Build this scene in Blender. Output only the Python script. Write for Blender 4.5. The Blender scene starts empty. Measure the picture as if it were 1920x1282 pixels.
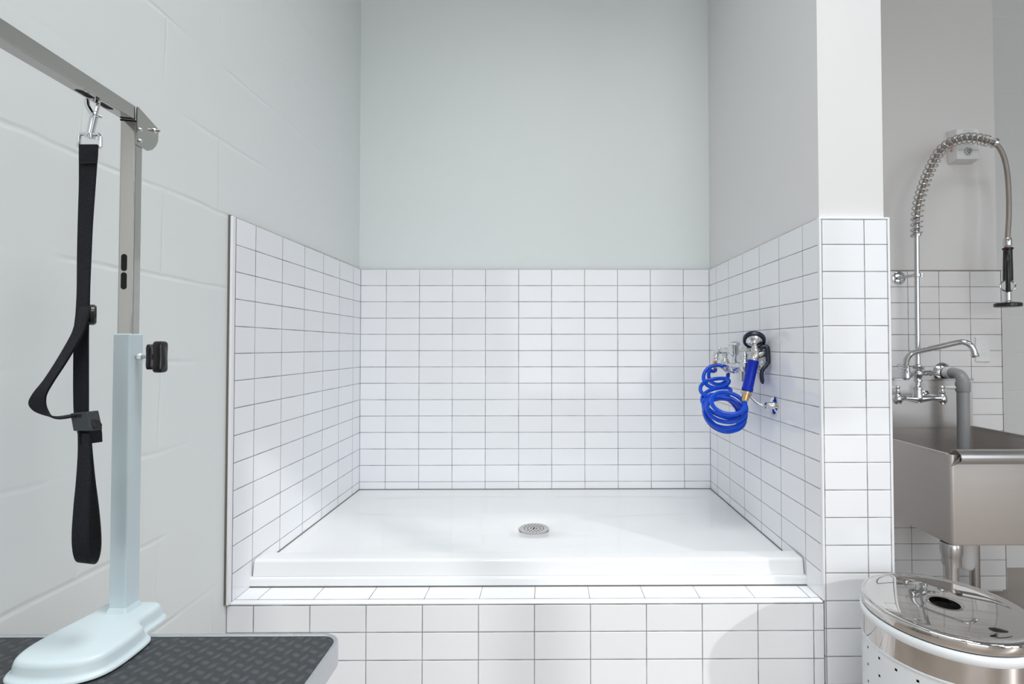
import bpy, bmesh, math, random
from mathutils import Vector, Matrix
random.seed(7)
sc = bpy.context.scene
COL = sc.collection
PI = math.pi

# ------------------------------------------------------------------ camera
H = 1.16
FPX, CX, CY = 955.7144, 1029.7731, 630.088
RM = Matrix(((0.99998, -0.00639, -0.0007), (0.0064, 0.99978, 0.0202), (0.00057, -0.0202, 0.9998)))
cam = bpy.data.cameras.new('camera')
cam.sensor_width = 36.0
cam.lens = FPX * 36.0 / 1920.0
cam.shift_x = (960 - CX) / 1920.0
cam.shift_y = (CY - 641) / 1920.0
cam.clip_start = 0.01
camo = bpy.data.objects.new('camera', cam)
COL.objects.link(camo)
r_, f_, u_ = RM[0], RM[1], RM[2]
camo.matrix_world = Matrix(((r_[0], u_[0], -f_[0], 0), (r_[1], u_[1], -f_[1], 0), (r_[2], u_[2], -f_[2], H), (0, 0, 0, 1)))
sc.camera = camo
RT = RM.transposed()

def P(u, v, y):
    """world point on the plane Y = y that lies on the sight line of pixel (u, v)"""
    d = RT @ Vector(((u - CX) / FPX, 1, -(v - CY) / FPX))
    return d * (y / d.y) + Vector((0, 0, H))

def PZ(u, v, z):
    d = RT @ Vector(((u - CX) / FPX, 1, -(v - CY) / FPX))
    return d * ((z - H) / d.z) + Vector((0, 0, H))

# ------------------------------------------------------------------ materials
def nm(name):
    m = bpy.data.materials.new(name); m.use_nodes = True
    nt = m.node_tree
    return m, nt, nt.nodes['Principled BSDF']

class NT:
    def __init__(s, nt): s.nt = nt
    def n(s, t, **k):
        x = s.nt.nodes.new(t)
        for a, b in k.items(): setattr(x, a, b)
        return x
    def l(s, a, b): s.nt.links.new(a, b)
    def m(s, op, a, b=None, c=None):
        x = s.nt.nodes.new('ShaderNodeMath'); x.operation = op
        for i, q in enumerate((a, b, c)):
            if q is None: continue
            if isinstance(q, (int, float)): x.inputs[i].default_value = q
            else: s.l(q, x.inputs[i])
        return x.outputs[0]
    def mr(s, v, a, b, c=0.0, d=1.0, smooth=False):
        x = s.nt.nodes.new('ShaderNodeMapRange')
        if smooth: x.interpolation_type = 'SMOOTHSTEP'
        s.l(v, x.inputs[0])
        for i, q in enumerate((a, b, c, d)): x.inputs[i + 1].default_value = q
        return x.outputs[0]
    def mix(s, f, a, b):
        x = s.nt.nodes.new('ShaderNodeMix'); x.data_type = 'RGBA'
        s.l(f, x.inputs[0])
        for i, q in ((6, a), (7, b)):
            if isinstance(q, tuple): x.inputs[i].default_value = (*q, 1)
            else: s.l(q, x.inputs[i])
        return x.outputs[2]

def simple(name, col, rough=.5, metal=0., spec=.5, noise=0., nscale=20., bump=0., coat=0., brushed=None):
    m, nt, b = nm(name); g = NT(nt)
    b.inputs['Base Color'].default_value = (*col, 1)
    b.inputs['Roughness'].default_value = rough
    b.inputs['Metallic'].default_value = metal
    b.inputs['Specular IOR Level'].default_value = spec
    if coat: b.inputs['Coat Weight'].default_value = coat
    tc = g.n('ShaderNodeTexCoord')
    nz = g.n('ShaderNodeTexNoise'); nz.inputs['Scale'].default_value = nscale; nz.inputs['Detail'].default_value = 4
    if brushed:
        mp = g.n('ShaderNodeMapping'); mp.inputs['Scale'].default_value = brushed
        g.l(tc.outputs['Object'], mp.inputs[0]); g.l(mp.outputs[0], nz.inputs['Vector'])
    else:
        g.l(tc.outputs['Object'], nz.inputs['Vector'])
    if noise:
        lo = tuple(max(0, c * (1 - noise)) for c in col); hi = tuple(min(1, c * (1 + noise)) for c in col)
        g.l(g.mix(nz.outputs['Fac'], lo, hi), b.inputs['Base Color'])
        g.l(g.mr(nz.outputs['Fac'], .3, .7, rough * .85, min(1, rough * 1.15)), b.inputs['Roughness'])
    if bump:
        bp = g.n('ShaderNodeBump'); bp.inputs['Strength'].default_value = bump; bp.inputs['Distance'].default_value = .002
        g.l(nz.outputs['Fac'], bp.inputs['Height']); g.l(bp.outputs[0], b.inputs['Normal'])
    return m

def tile_mat(name, ua, u0, pu, z0, pz, ulines=(), zlines=(), va='Z', col=(.85, .86, .885), grout=(.22, .22, .225), gw=.0023, rough=.1, wav=.25, umax=None):
    m, nt, b = nm(name); g = NT(nt)
    tc = g.n('ShaderNodeTexCoord'); sx = g.n('ShaderNodeSeparateXYZ'); g.l(tc.outputs['Object'], sx.inputs[0])
    U = sx.outputs[ua]; V = sx.outputs[va]
    us = g.m('SUBTRACT', U, u0)
    du = g.m('PINGPONG', us, pu / 2)
    if umax is not None:                     # joints run only where U < umax
        du = g.m('ADD', du, g.m('MULTIPLY', g.m('GREATER_THAN', U, umax), 1.0))
    d = du
    vs = None
    if pz:
        vs = g.m('SUBTRACT', V, z0)
        d = g.m('MINIMUM', du, g.m('PINGPONG', vs, pz / 2))
    for q in ulines: d = g.m('MINIMUM', d, g.m('ABSOLUTE', g.m('SUBTRACT', U, q)))
    for q in zlines: d = g.m('MINIMUM', d, g.m('ABSOLUTE', g.m('SUBTRACT', V, q)))
    # slightly uneven joint width
    nz = g.n('ShaderNodeTexNoise'); nz.inputs['Scale'].default_value = 14; g.l(tc.outputs['Object'], nz.inputs['Vector'])
    d2 = g.m('ADD', d, g.mr(nz.outputs['Fac'], .3, .7, -.00025, .00035))
    mask = g.mr(d2, gw / 2 - .0003, gw / 2 + .0003)
    # per tile value
    cu = g.m('FLOOR', g.m('DIVIDE', us, pu)); cv = g.m('FLOOR', g.m('DIVIDE', vs, pz)) if pz else None
    cb = g.n('ShaderNodeCombineXYZ'); g.l(cu, cb.inputs[0])
    if cv is not None: g.l(cv, cb.inputs[1])
    wn = g.n('ShaderNodeTexWhiteNoise'); g.l(cb.outputs[0], wn.inputs['Vector'])
    tcol = g.mix(wn.outputs['Value'], tuple(c * .975 for c in col), tuple(min(1, c * 1.015) for c in col))
    g.l(g.mix(mask, grout, tcol), b.inputs['Base Color'])
    g.l(g.mr(mask, 0, 1, .85, rough), b.inputs['Roughness'])
    big = g.n('ShaderNodeTexNoise'); big.inputs['Scale'].default_value = 9; big.inputs['Detail'].default_value = 1
    ad = g.n('ShaderNodeVectorMath', operation='ADD'); g.l(tc.outputs['Object'], ad.inputs[0]); g.l(wn.outputs['Color'], ad.inputs[1])
    g.l(ad.outputs[0], big.inputs['Vector'])
    h = g.m('ADD', g.mr(d2, 0, .0035, 0, 1, True), g.m('MULTIPLY', big.outputs['Fac'], wav))
    bp = g.n('ShaderNodeBump'); bp.inputs['Strength'].default_value = .55; bp.inputs['Distance'].default_value = .0012
    g.l(h, bp.inputs['Height']); g.l(bp.outputs[0], b.inputs['Normal'])
    return m

def block_mat(name, ua, z0, pz, y0, pu, col):
    """painted concrete block in running bond"""
    m, nt, b = nm(name); g = NT(nt)
    tc = g.n('ShaderNodeTexCoord'); sx = g.n('ShaderNodeSeparateXYZ'); g.l(tc.outputs['Object'], sx.inputs[0])
    U = sx.outputs[ua]; V = sx.outputs['Z']
    wob = g.n('ShaderNodeTexNoise'); wob.inputs['Scale'].default_value = 5; wob.inputs['Detail'].default_value = 3
    g.l(tc.outputs['Object'], wob.inputs['Vector'])
    w = g.mr(wob.outputs['Fac'], .3, .7, -.004, .004)
    vs = g.m('ADD', g.m('SUBTRACT', V, z0), w)
    dv = g.m('PINGPONG', vs, pz / 2)
    row = g.m('FLOOR', g.m('DIVIDE', vs, pz))
    off = g.m('MULTIPLY', g.m('PINGPONG', row, 1), pu / 2)
    us = g.m('ADD', g.m('ADD', g.m('SUBTRACT', U, y0), off), w)
    du = g.m('ADD', g.m('PINGPONG', us, pu / 2), .003)
    d = g.m('MINIMUM', dv, du)
    fade = g.n('ShaderNodeTexNoise'); fade.inputs['Scale'].default_value = 3.2; g.l(tc.outputs['Object'], fade.inputs['Vector'])
    jw = g.mr(d, .0, .0085, 0, 1, True)
    fine = g.n('ShaderNodeTexNoise'); fine.inputs['Scale'].default_value = 60; fine.inputs['Detail'].default_value = 4
    g.l(tc.outputs['Object'], fine.inputs['Vector'])
    pits = g.n('ShaderNodeTexVoronoi'); pits.inputs['Scale'].default_value = 26; g.l(tc.outputs['Object'], pits.inputs['Vector'])
    pit = g.mr(pits.outputs['Distance'], .02, .09, 0, 1, True)
    keep = g.mr(fade.outputs['Fac'], .42, .56, .12, 1.0)
    inv = g.m('SUBTRACT', 1.0, jw)
    h = g.m('ADD', g.m('MULTIPLY', g.m('SUBTRACT', 1.0, g.m('MULTIPLY', inv, keep)), 1.0), g.m('MULTIPLY', fine.outputs['Fac'], .10))
    h = g.m('ADD', h, g.m('MULTIPLY', pit, .10))
    h = g.m('ADD', h, g.m('MULTIPLY', wob.outputs['Fac'], .5))
    bp = g.n('ShaderNodeBump'); bp.inputs['Strength'].default_value = .5; bp.inputs['Distance'].default_value = .0019
    g.l(h, bp.inputs['Height']); g.l(bp.outputs[0], b.inputs['Normal'])
    g.l(g.mix(fade.outputs['Fac'], tuple(c * .985 for c in col), tuple(min(1, c * 1.015) for c in col)), b.inputs['Base Color'])
    b.inputs['Roughness'].default_value = .42
    return m

PAINT = (.745, .785, .778)
M = {}
M['paint'] = simple('painted drywall', PAINT, .5, noise=.012, nscale=3, bump=.06)
M['paint_w'] = simple('white painted drywall', (.74, .73, .73), .5, noise=.012, nscale=3, bump=.06)
M['paint_r'] = simple('drywall tinted for dim light', (.72, .70, .685), .5, noise=.012, nscale=3, bump=.06)  # bay paint, darkened and warmed to stand in for weak floor bounce
M['paint_g'] = simple('grey painted wall', (.34, .35, .36), .6, noise=.02, nscale=3)
M['block'] = block_mat('painted block', 'Y', .725, .199, 1.365, .40, (.75, .775, .77))
M['block2'] = block_mat('painted block far', 'X', .725, .199, 2.4, .40, (.68, .675, .665))
M['caulk'] = simple('grey joint', (.15, .14, .125), .9, noise=.2)
M['bead'] = simple('white glazed trim', (.84, .85, .87), .12)
M['pan'] = simple('white acrylic', (.765, .775, .785), .06, spec=.7, noise=.004, nscale=4)
M['chrome'] = simple('polished chrome', (.68, .69, .70), .07, 1, noise=.02, nscale=6)
M['mirror'] = simple('mirror polished steel', (.62, .60, .58), .035, 1, noise=.01, nscale=4)
M['steel'] = simple('brushed stainless steel', (.70, .66, .63), .33, .78, noise=.03, nscale=3, brushed=(1, 1, 40))
M['steel_h'] = simple('satin stainless sheet', (.60, .58, .565), .24, .92, noise=.05, nscale=4)
M['tube'] = simple('polished steel tube', (.40, .39, .37), .13, 1, noise=.03, nscale=5)
M['brass'] = simple('brass', (.72, .50, .22), .22, 1, noise=.05)
M['blue'] = simple('blue plastic', (.0008, .022, .40), .3, spec=.3)
M['bluehose'] = simple('blue polyurethane hose', (.0008, .068, .60), .2, spec=.35)
M['navy'] = simple('dark navy rubber', (.008, .011, .03), .33)
M['black'] = simple('black plastic', (.012, .011, .011), .25)
M['dark'] = simple('dark opening', (.004, .004, .004), .8)
M['web'] = simple('black nylon webbing', (.0055, .0065, .0095), .7, spec=.28, noise=.35, nscale=300, bump=.5, brushed=(1, 1, 3))
M['grey'] = simple('grey plastic', (.035, .042, .045), .45)
M['powder'] = simple('pale blue grey powder coat', (.57, .66, .69), .34, noise=.01, nscale=5)
M['alu'] = simple('anodised aluminium edge', (.62, .65, .68), .30, .85, noise=.02)
M['whitepl'] = simple('white plastic', (.80, .80, .79), .35)
M['pvc'] = simple('grey pvc', (.34, .34, .345), .32, noise=.04, nscale=20)
M['canwhite'] = simple('white enamel', (.78, .81, .84), .25)
M['red'] = simple('red print', (.6, .05, .04), .5)
M['hosebraid'] = simple('stainless braided hose', (.36, .32, .29), .33, .9, noise=.25, nscale=900, bump=.6)
M['ceil'] = simple('grey ceiling', (.45, .45, .45), .8)
M['frame'] = simple('dark bronze frame', (.05, .045, .04), .4, .6)
M['blind'] = simple('added blind fabric', (.75, .75, .74), .8)  # cloth of the unseen screen added in the rear opening
M['zinc'] = simple('zinc plated screw', (.42, .60, .66), .2, 1)

def floor_mat():
    m, nt, b = nm('stained concrete'); g = NT(nt)
    tc = g.n('ShaderNodeTexCoord')
    a = g.n('ShaderNodeTexNoise'); a.inputs['Scale'].default_value = 2.5; a.inputs['Detail'].default_value = 8
    g.l(tc.outputs['Object'], a.inputs['Vector'])
    g.l(g.mix(a.outputs['Fac'], (.23, .19, .16), (.40, .35, .31)), b.inputs['Base Color'])
    b.inputs['Roughness'].default_value = .35
    return m
M['floor'] = floor_mat()

def mat_mat():
    m, nt, b = nm('ribbed rubber mat'); g = NT(nt)
    tc = g.n('ShaderNodeTexCoord')
    mp = g.n('ShaderNodeMapping'); mp.inputs['Rotation'].default_value = (0, 0, .45)
    g.l(tc.outputs['Object'], mp.inputs[0])
    s = g.n('ShaderNodeSeparateXYZ'); g.l(mp.outputs[0], s.inputs[0])
    # short lens-shaped ribs woven in alternating directions
    SZ = .0165
    cx_ = g.m('FLOOR', g.m('DIVIDE', s.outputs['X'], SZ)); cy_ = g.m('FLOOR', g.m('DIVIDE', s.outputs['Y'], SZ))
    par = g.m('PINGPONG', g.m('ADD', cx_, cy_), 1)
    lu = g.m('SUBTRACT', g.m('MULTIPLY', g.m('FRACT', g.m('DIVIDE', s.outputs['X'], SZ)), 2), 1)
    lv_ = g.m('SUBTRACT', g.m('MULTIPLY', g.m('FRACT', g.m('DIVIDE', s.outputs['Y'], SZ)), 2), 1)
    def lerp(a, b): return g.m('ADD', g.m('MULTIPLY', a, par), g.m('MULTIPLY', b, g.m('SUBTRACT', 1.0, par)))
    al_, ac_ = lerp(lu, lv_), lerp(lv_, lu)
    e = g.m('ADD', g.m('POWER', g.m('DIVIDE', g.m('ABSOLUTE', al_), 1.0), 2), g.m('POWER', g.m('DIVIDE', g.m('ABSOLUTE', ac_), .55), 2))
    rib = g.mr(e, .15, 1.15, 1, 0, True)
    bp = g.n('ShaderNodeBump'); bp.inputs['Strength'].default_value = .7; bp.inputs['Distance'].default_value = .0016
    g.l(rib, bp.inputs['Height']); g.l(bp.outputs[0], b.inputs['Normal'])
    nz = g.n('ShaderNodeTexNoise'); nz.inputs['Scale'].default_value = 30; g.l(tc.outputs['Object'], nz.inputs['Vector'])
    f = g.m('ADD', g.m('MULTIPLY', rib, .75), g.m('MULTIPLY', nz.outputs['Fac'], .25))
    g.l(g.mix(f, (.030, .034, .038), (.066, .073, .081)), b.inputs['Base Color'])
    b.inputs['Roughness'].default_value = .55
    return m
M['mat'] = mat_mat()

# ------------------------------------------------------------------ mesh helpers
class MB:
    def __init__(s): s.v = []; s.f = []
    def add(s, vs, fs):
        o = len(s.v); s.v += [tuple(v) for v in vs]; s.f += [tuple(i + o for i in f) for f in fs]; return s
    def box(s, a, b):
        x0, y0, z0 = a; x1, y1, z1 = b
        vs = [(x, y, z) for x in (x0, x1) for y in (y0, y1) for z in (z0, z1)]
        return s.add(vs, [(0, 1, 3, 2), (4, 6, 7, 5), (0, 4, 5, 1), (2, 3, 7, 6), (0, 2, 6, 4), (1, 5, 7, 3)])
    def obox(s, c, ax, ay, az):
        c = Vector(c); vs = [c + ax * i + ay * j + az * k for i in (-1, 1) for j in (-1, 1) for k in (-1, 1)]
        return s.add(vs, [(0, 1, 3, 2), (4, 6, 7, 5), (0, 4, 5, 1), (2, 3, 7, 6), (0, 2, 6, 4), (1, 5, 7, 3)])
    def tube(s, pts, r, n=12, closed=False, caps=True, frames=None):
        pts = [Vector(p) for p in pts]; N = len(pts)
        if not hasattr(r, '__len__'): r = [r] * N
        T = []
        for i in range(N):
            a = pts[i - 1] if (i > 0 or closed) else pts[0]
            b = pts[(i + 1) % N] if (i < N - 1 or closed) else pts[-1]
            T.append((b - a).normalized())
        up = Vector((0, 0, 1)) if abs(T[0].z) < .9 else Vector((1, 0, 0))
        nrm = T[0].cross(up).normalized(); vs = []
        for i in range(N):
            if i: 
                q = T[i - 1].rotation_difference(T[i]); nrm = q @ nrm
            nrm = (nrm - T[i] * nrm.dot(T[i])).normalized()
            bn = T[i].cross(nrm)
            for k in range(n):
                a = 2 * PI * k / n; vs.append(pts[i] + (nrm * math.cos(a) + bn * math.sin(a)) * r[i])
        fs = []
        for i in range(N if closed else N - 1):
            j = (i + 1) % N
            for k in range(n):
                l = (k + 1) % n; fs.append((i * n + k, i * n + l, j * n + l, j * n + k))
        if caps and not closed: fs.append(tuple(range(n - 1, -1, -1))); fs.append(tuple((N - 1) * n + k for k in range(n)))
        return s.add(vs, fs)
    def lathe(s, prof, o=(0, 0, 0), ax=(0, 0, 1), n=24, closed=False):
        """prof: (radius, height) along the axis"""
        ax = Vector(ax).normalized(); o = Vector(o)
        t = Vector((1, 0, 0)) if abs(ax.x) < .9 else Vector((0, 1, 0))
        e1 = ax.cross(t).normalized(); e2 = ax.cross(e1)
        vs = []; N = len(prof)
        for r, h in prof:
            for k in range(n):
                a = 2 * PI * k / n; vs.append(o + ax * h + (e1 * math.cos(a) + e2 * math.sin(a)) * max(r, 1e-5))
        fs = []
        for i in range(N if closed else N - 1):
            j = (i + 1) % N
            for k in range(n):
                l = (k + 1) % n; fs.append((i * n + k, i * n + l, j * n + l, j * n + k))
        if not closed: fs.append(tuple(range(n - 1, -1, -1))); fs.append(tuple((N - 1) * n + k for k in range(n)))
        return s.add(vs, fs)
    def prism(s, poly, d):
        poly = [Vector(p) for p in poly]; d = Vector(d); n = len(poly)
        vs = poly + [p + d for p in poly]
        fs = [tuple(range(n - 1, -1, -1)), tuple(range(n, 2 * n))] + [(k, (k + 1) % n, (k + 1) % n + n, k + n) for k in range(n)]
        return s.add(vs, fs)
    def rings(s, rings):
        """stack of equal-length closed rings, capped"""
        n = len(rings[0]); vs = [p for r in rings for p in r]; fs = []
        for i in range(len(rings) - 1):
            for k in range(n):
                l = (k + 1) % n; fs.append((i * n + k, i * n + l, (i + 1) * n + l, (i + 1) * n + k))
        fs.append(tuple(range(n - 1, -1, -1))); o = (len(rings) - 1) * n; fs.append(tuple(o + k for k in range(n)))
        return s.add(vs, fs)
    def ribbon(s, pts, wid, th=.0012):
        """webbing: centre points, half-width vectors"""
        pts = [Vector(p) for p in pts]; N = len(pts); vs = []
        for i in range(N):
            t = (pts[min(i + 1, N - 1)] - pts[max(i - 1, 0)]).normalized(); w = Vector(wid[i])
            nrm = t.cross(w).normalized() * th
            for a, b in ((-1, -1), (1, -1), (1, 1), (-1, 1)): vs.append(pts[i] + w * a + nrm * b)
        fs = []
        for i in range(N - 1):
            for k in range(4):
                l = (k + 1) % 4; fs.append((i * 4 + k, i * 4 + l, i * 4 + 4 + l, i * 4 + 4 + k))
        fs += [(3, 2, 1, 0), tuple((N - 1) * 4 + k for k in range(4))]
        return s.add(vs, fs)

def wloc(o):
    p = Vector((0, 0, 0))
    while o: p += o.location; o = o.parent
    return p

def obj(name, mb, mat, parent=None, smooth=True, bevel=0., seg=2, ang=32, sub=0, label=None):
    me = bpy.data.meshes.new(name); off = wloc(parent)
    me.from_pydata([tuple(Vector(v) - off) for v in mb.v], [], mb.f)
    bm = bmesh.new(); bm.from_mesh(me)
    bmesh.ops.recalc_face_normals(bm, faces=bm.faces)
    if bevel:
        ed = [e for e in bm.edges if e.is_manifold and e.calc_face_angle(0) > math.radians(28)]
        bmesh.ops.bevel(bm, geom=ed, offset=bevel, segments=seg, profile=.5, affect='EDGES', clamp_overlap=True)
    for f in bm.faces: f.smooth = smooth
    for e in bm.edges:
        if e.is_manifold and e.calc_face_angle(0) > math.radians(ang): e.smooth = False
    bm.to_mesh(me); bm.free()
    me.materials.append(mat)
    o = bpy.data.objects.new(name, me); COL.objects.link(o); o.parent = parent
    if bevel:
        wn_ = o.modifiers.new('weighted normals', 'WEIGHTED_NORMAL'); wn_.keep_sharp = True
    if sub:
        md = o.modifiers.new('sub', 'SUBSURF'); md.levels = sub; md.render_levels = sub
    if label: o['label'] = label
    return o

def thing(name, label, cat, loc, group=None):
    o = bpy.data.objects.new(name, None); COL.objects.link(o); o.location = loc; o.empty_display_size = .05
    o['label'] = label; o['category'] = cat
    if group: o['group'] = group
    return o

def tag(o, label, cat):
    o['label'] = label; o['category'] = cat; return o

def struct(name, mb, mat, parent=None, **k):
    o = obj(name, mb, mat, parent, **k)
    if parent is None: o['kind'] = 'structure'
    return o

def spline(keys, n=8, closed=False):
    """Catmull-Rom through tuples of any length"""
    K = [tuple(k) for k in keys]; N = len(K); out = []
    for i in range(N if closed else N - 1):
        if closed: a, b, c, d = K[i - 1], K[i], K[(i + 1) % N], K[(i + 2) % N]
        else: a, b, c, d = K[max(i - 1, 0)], K[i], K[i + 1], K[min(i + 2, N - 1)]
        for j in range(n):
            t = j / n
            out.append(tuple(.5 * (2 * q + (r - p) * t + (2 * p - 5 * q + 4 * r - s_) * t * t + (3 * q - p - 3 * r + s_) * t ** 3) for p, q, r, s_ in zip(a, b, c, d)))
    if not closed: out.append(K[-1])
    return out

def rrect(x0, x1, y0, y1, r, z, n=6):
    out = []
    for cx, cy, a0 in ((x1 - r, y1 - r, 0), (x0 + r, y1 - r, 90), (x0 + r, y0 + r, 180), (x1 - r, y0 + r, 270)):
        for k in range(n + 1):
            a = math.radians(a0 + 90 * k / n); out.append(Vector((cx + r * math.cos(a), cy + r * math.sin(a), z)))
    return out

# ------------------------------------------------------------------ room
D = 2.382          # tiled face at the back of the bay
F = 1.4178         # tiled front face
XL, XR = -.8654, .7663
XB = -.877         # painted block wall on the left
ZT = 1.5209        # top of the tiled wainscot
Q = .076
PT = .1545
ZC = .457          # top of the tiled step
D2 = 2.415         # tiled wall behind the sink
CEIL = 3.95
YF = -2.0
XW = 5.3

struct('floor', MB().box((-1.2, -6.3, -.12), (XW + .2, 3.2, 0)), M['floor'], smooth=False)
struct('ceiling', MB().prism([(-1.2, -6.3, CEIL), (2.6, -6.3, CEIL), (2.6, -2.2, CEIL), (XW + .2, -2.2, CEIL), (XW + .2, 3.2, CEIL), (-1.2, 3.2, CEIL)], (0, 0, .1)), M['ceil'], smooth=False)
wl = struct('wall_left', MB().box((-1.10, -6.2, 0), (XB, 2.85, CEIL)), M['block'], smooth=False)
wb = struct('wall_back', MB().box((XB, 2.394, 0), (.7725, 2.85, CEIL)), M['paint'], smooth=False)
wp = struct('wall_partition', MB().box((.7725, 1.430, 0), (.956, 2.85, CEIL)), M['paint_w'], smooth=False)
ws = struct('wall_back_right', MB().box((.956, 2.425, 0), (2.165, 2.85, CEIL)), M['paint_r'], smooth=False)
struct('wall_rear_block', MB().box((2.165, 2.68, 0), (XW + .2, 2.85, CEIL)), M['block2'], smooth=False)
struct('wall_right', MB().box((XW, YF, 0), (XW + .2, 2.68, CEIL)), M['paint'], smooth=False)

# tile facings (children of the walls they cover)
obj('tile_facing', MB().box((XB, 1.4237, ZC), (XL, D, ZT)),
    tile_mat('tile left', 'Y', 2.2935, PT, ZT, Q, zlines=(ZT,), ulines=(1.4237, D)), wl, smooth=False)
obj('tile_facing', MB().box((XB + .001, D, ZC), (.7725, 2.394, ZT)),
    tile_mat('tile back', 'X', -.7459, PT, ZT, Q, ulines=(XL, XR)), wb, smooth=False)
obj('tile_facing', MB().box((XR, F + .004, ZC), (.7725, D, ZT)),
    tile_mat('tile partition side', 'Y', 2.1304, PT, ZT, Q, zlines=(ZT,), ulines=(D,)), wp, smooth=False)
obj('tile_facing', MB().box((XR + .004, F, 0), (.962, 1.430, ZT - .001)),
    tile_mat('tile partition front', 'X', .8925, .1541, ZT, Q, ulines=(.7735, .957), zlines=(ZT - .006,)), wp, smooth=False)
obj('tile_facing', MB().box((.956, F + .004, 0), (.9631, 2.415, ZT - .001)),
    tile_mat('tile partition far side', 'Y', 2.1304, PT, ZT, Q), wp, smooth=False)
obj('tile_facing', MB().box((.9635, D2, .012), (2.176, 2.425, 1.519)),
    tile_mat('dimmed tile sink wall', 'X', 1.875, .1492, 1.519, Q, zlines=(1.5185,), ulines=(2.172,), grout=(.14, .12, .11), col=(.80, .78, .78)), ws, smooth=False)  # bay tile with this side's dimmer light put into its colour
# corner beads
def bead(name, a, b, par, lab=None):
    obj(name, MB().box(a, b), M['bead'], par, bevel=.0022, seg=3)
bead('corner_trim', (XR - .0006, F - .0008, ZC), (XR + .0062, F + .011, ZT), wp)
bead('corner_trim', (.9585, F - .0008, 0), (.9655, F + .011, ZT), wp)
bead('top_trim', (XR - .0004, F - .0006, ZT - .005), (.9652, 1.432, ZT + .0012), wp)
bead('edge_trim', (XB + .0048, 1.4065, ZC - .002), (XL + .0006, 1.4225, ZT + .001), wl)
obj('joint_caulk', MB().box((XB - .0005, 1.4060, ZC), (XB + .0050, 1.425, ZT + .003)), M['caulk'], wl, smooth=False)
obj('joint_caulk', MB().box((XB - .0005, F + .0015, 0), (XB + .003, F + .03, ZC)), M['caulk'], wl, smooth=False)
obj('top_joint', MB().box((.9635, 2.4145, 1.519), (2.176, 2.4245, 1.5235)), simple('tan joint', (.30, .26, .22), .8), ws, smooth=False)

# tiled step that carries the shower pan
base = thing('shower_step', 'raised white tiled step with grey grout running below the shower pan', 'tiled step', (-.05, F, 0))
obj('core', MB().box((XB + .001, F + .010, 0), (.7660, D - .001, ZC - .012)), M['caulk'], base, smooth=False)
obj('front_tile', MB().box((XB + .002, F, 0), (XR - .0002, F + .010, ZC - .006)),
    tile_mat('tile step front', 'X', .7884, .1541, ZC - .005, Q, zlines=(ZC - .007,)), base, smooth=False)
obj('top_tile', MB().box((XB + .002, F + .016, ZC - .012), (XR - .0002, D - .001, ZC)),
    tile_mat('tile step top', 'X', .7884, .1541, 0, None, va='Y', zlines=(.020,), gw=.002), base, smooth=False)
mb = MB(); mb.box((XB + .002, F - .0006, ZC - .007), (XR - .0002, F + .019, ZC + .0004))
obj('edge_bead', mb, M['bead'], base, bevel=.004, seg=4)

# ------------------------------------------------------------------ shower pan
pan = thing('shower_pan', 'white acrylic shower pan with round drain sitting on the tiled step', 'shower pan', (-.05, 1.9, ZC))
DRX, DRY, DRZ, DRR = -.045, 1.908, .484, .0555
def pan_mesh():
    mb = MB()
    y0, y1, x0, x1 = 1.600, 2.381, XL + .001, XR - .001
    zb = .497
    # floor as a fan of rings sloping to the drain
    n = 64; rings = []
    def edge(a):
        c, s = math.cos(a), math.sin(a)
        tx = ((x1 - DRX) / c if c > 0 else (x0 - DRX) / c) if abs(c) > 1e-6 else 1e9
        ty = ((y1 - DRY) / s if s > 0 else (y0 - DRY) / s) if abs(s) > 1e-6 else 1e9
        return min(tx, ty)
    angs = sorted([2 * PI * k / n for k in range(n)] + [math.atan2(y - DRY, x - DRX) % (2 * PI) for x in (x0, x1) for y in (y0, y1)])
    n = len(angs)
    for t in (0, .02, .3, .6, .9, .97, 1.0):
        ring = []
        for a in angs:
            e = edge(a); r = DRR + (e - DRR) * t
            z = DRZ + (zb - DRZ) * (t ** .8) + (0 if t < .02 else .0)
            if t == 0: z = DRZ - .004
            ring.append((DRX + r * math.cos(a), DRY + r * math.sin(a), z))
        rings.append(ring)
    rings.append([(x, y, ZC + .002) for x, y, z in rings[-1]])
    vs = [p for r in rings for p in r]; fs = []
    for i in range(len(rings) - 1):
        for k in range(n):
            l = (k + 1) % n; fs.append((i * n + k, i * n + l, (i + 1) * n + l, (i + 1) * n + k))
    mb.add(vs, fs)
    return mb
obj('pan_floor', pan_mesh(), M['pan'], pan, ang=50)
# threshold: stepped lip, profile in YZ swept along X
def lip(x0, x1, prof, name):
    m = MB(); m.prism([(x0, y, z) for y, z in prof], (x1 - x0, 0, 0)); obj(name, m, M['pan'], pan, bevel=.003, seg=3)
lip(XL - .004, XR + .004, [(1.508, ZC + .002), (1.508, .481), (1.512, .4855), (1.62, .4855), (1.62, ZC + .002)], 'threshold_foot')
lip(XL + .004, XR - .004, [(1.514, .4850), (1.520, .527), (1.526, .532), (1.575, .532), (1.590, .526), (1.612, .4965), (1.62, .485)], 'threshold')
obj('joint_caulk', MB().box((XL, 1.5065, ZC), (XR, 1.5085, ZC + .0022)), M['caulk'], pan, smooth=False)
obj('back_joint', MB().box((XL + .001, 2.3795, .4965), (XR - .001, 2.3815, .5000)), M['caulk'], pan, smooth=False)
for sx in (XL + .0005, XR - .0025):
    obj('side_joint', MB().box((sx, 1.62, .4955), (sx + .002, 2.3795, .4998)), M['caulk'], pan, smooth=False)
dr = MB(); dr.lathe([(.0, -.008), (DRR - .001, -.008), (DRR - .001, .001), (DRR - .004, .0022), (DRR - .009, .0012), (0, .0008)], (DRX, DRY, DRZ), n=40)
dro = obj('drain_cover', dr, M['steel_h'], pan)
hl = MB()
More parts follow.
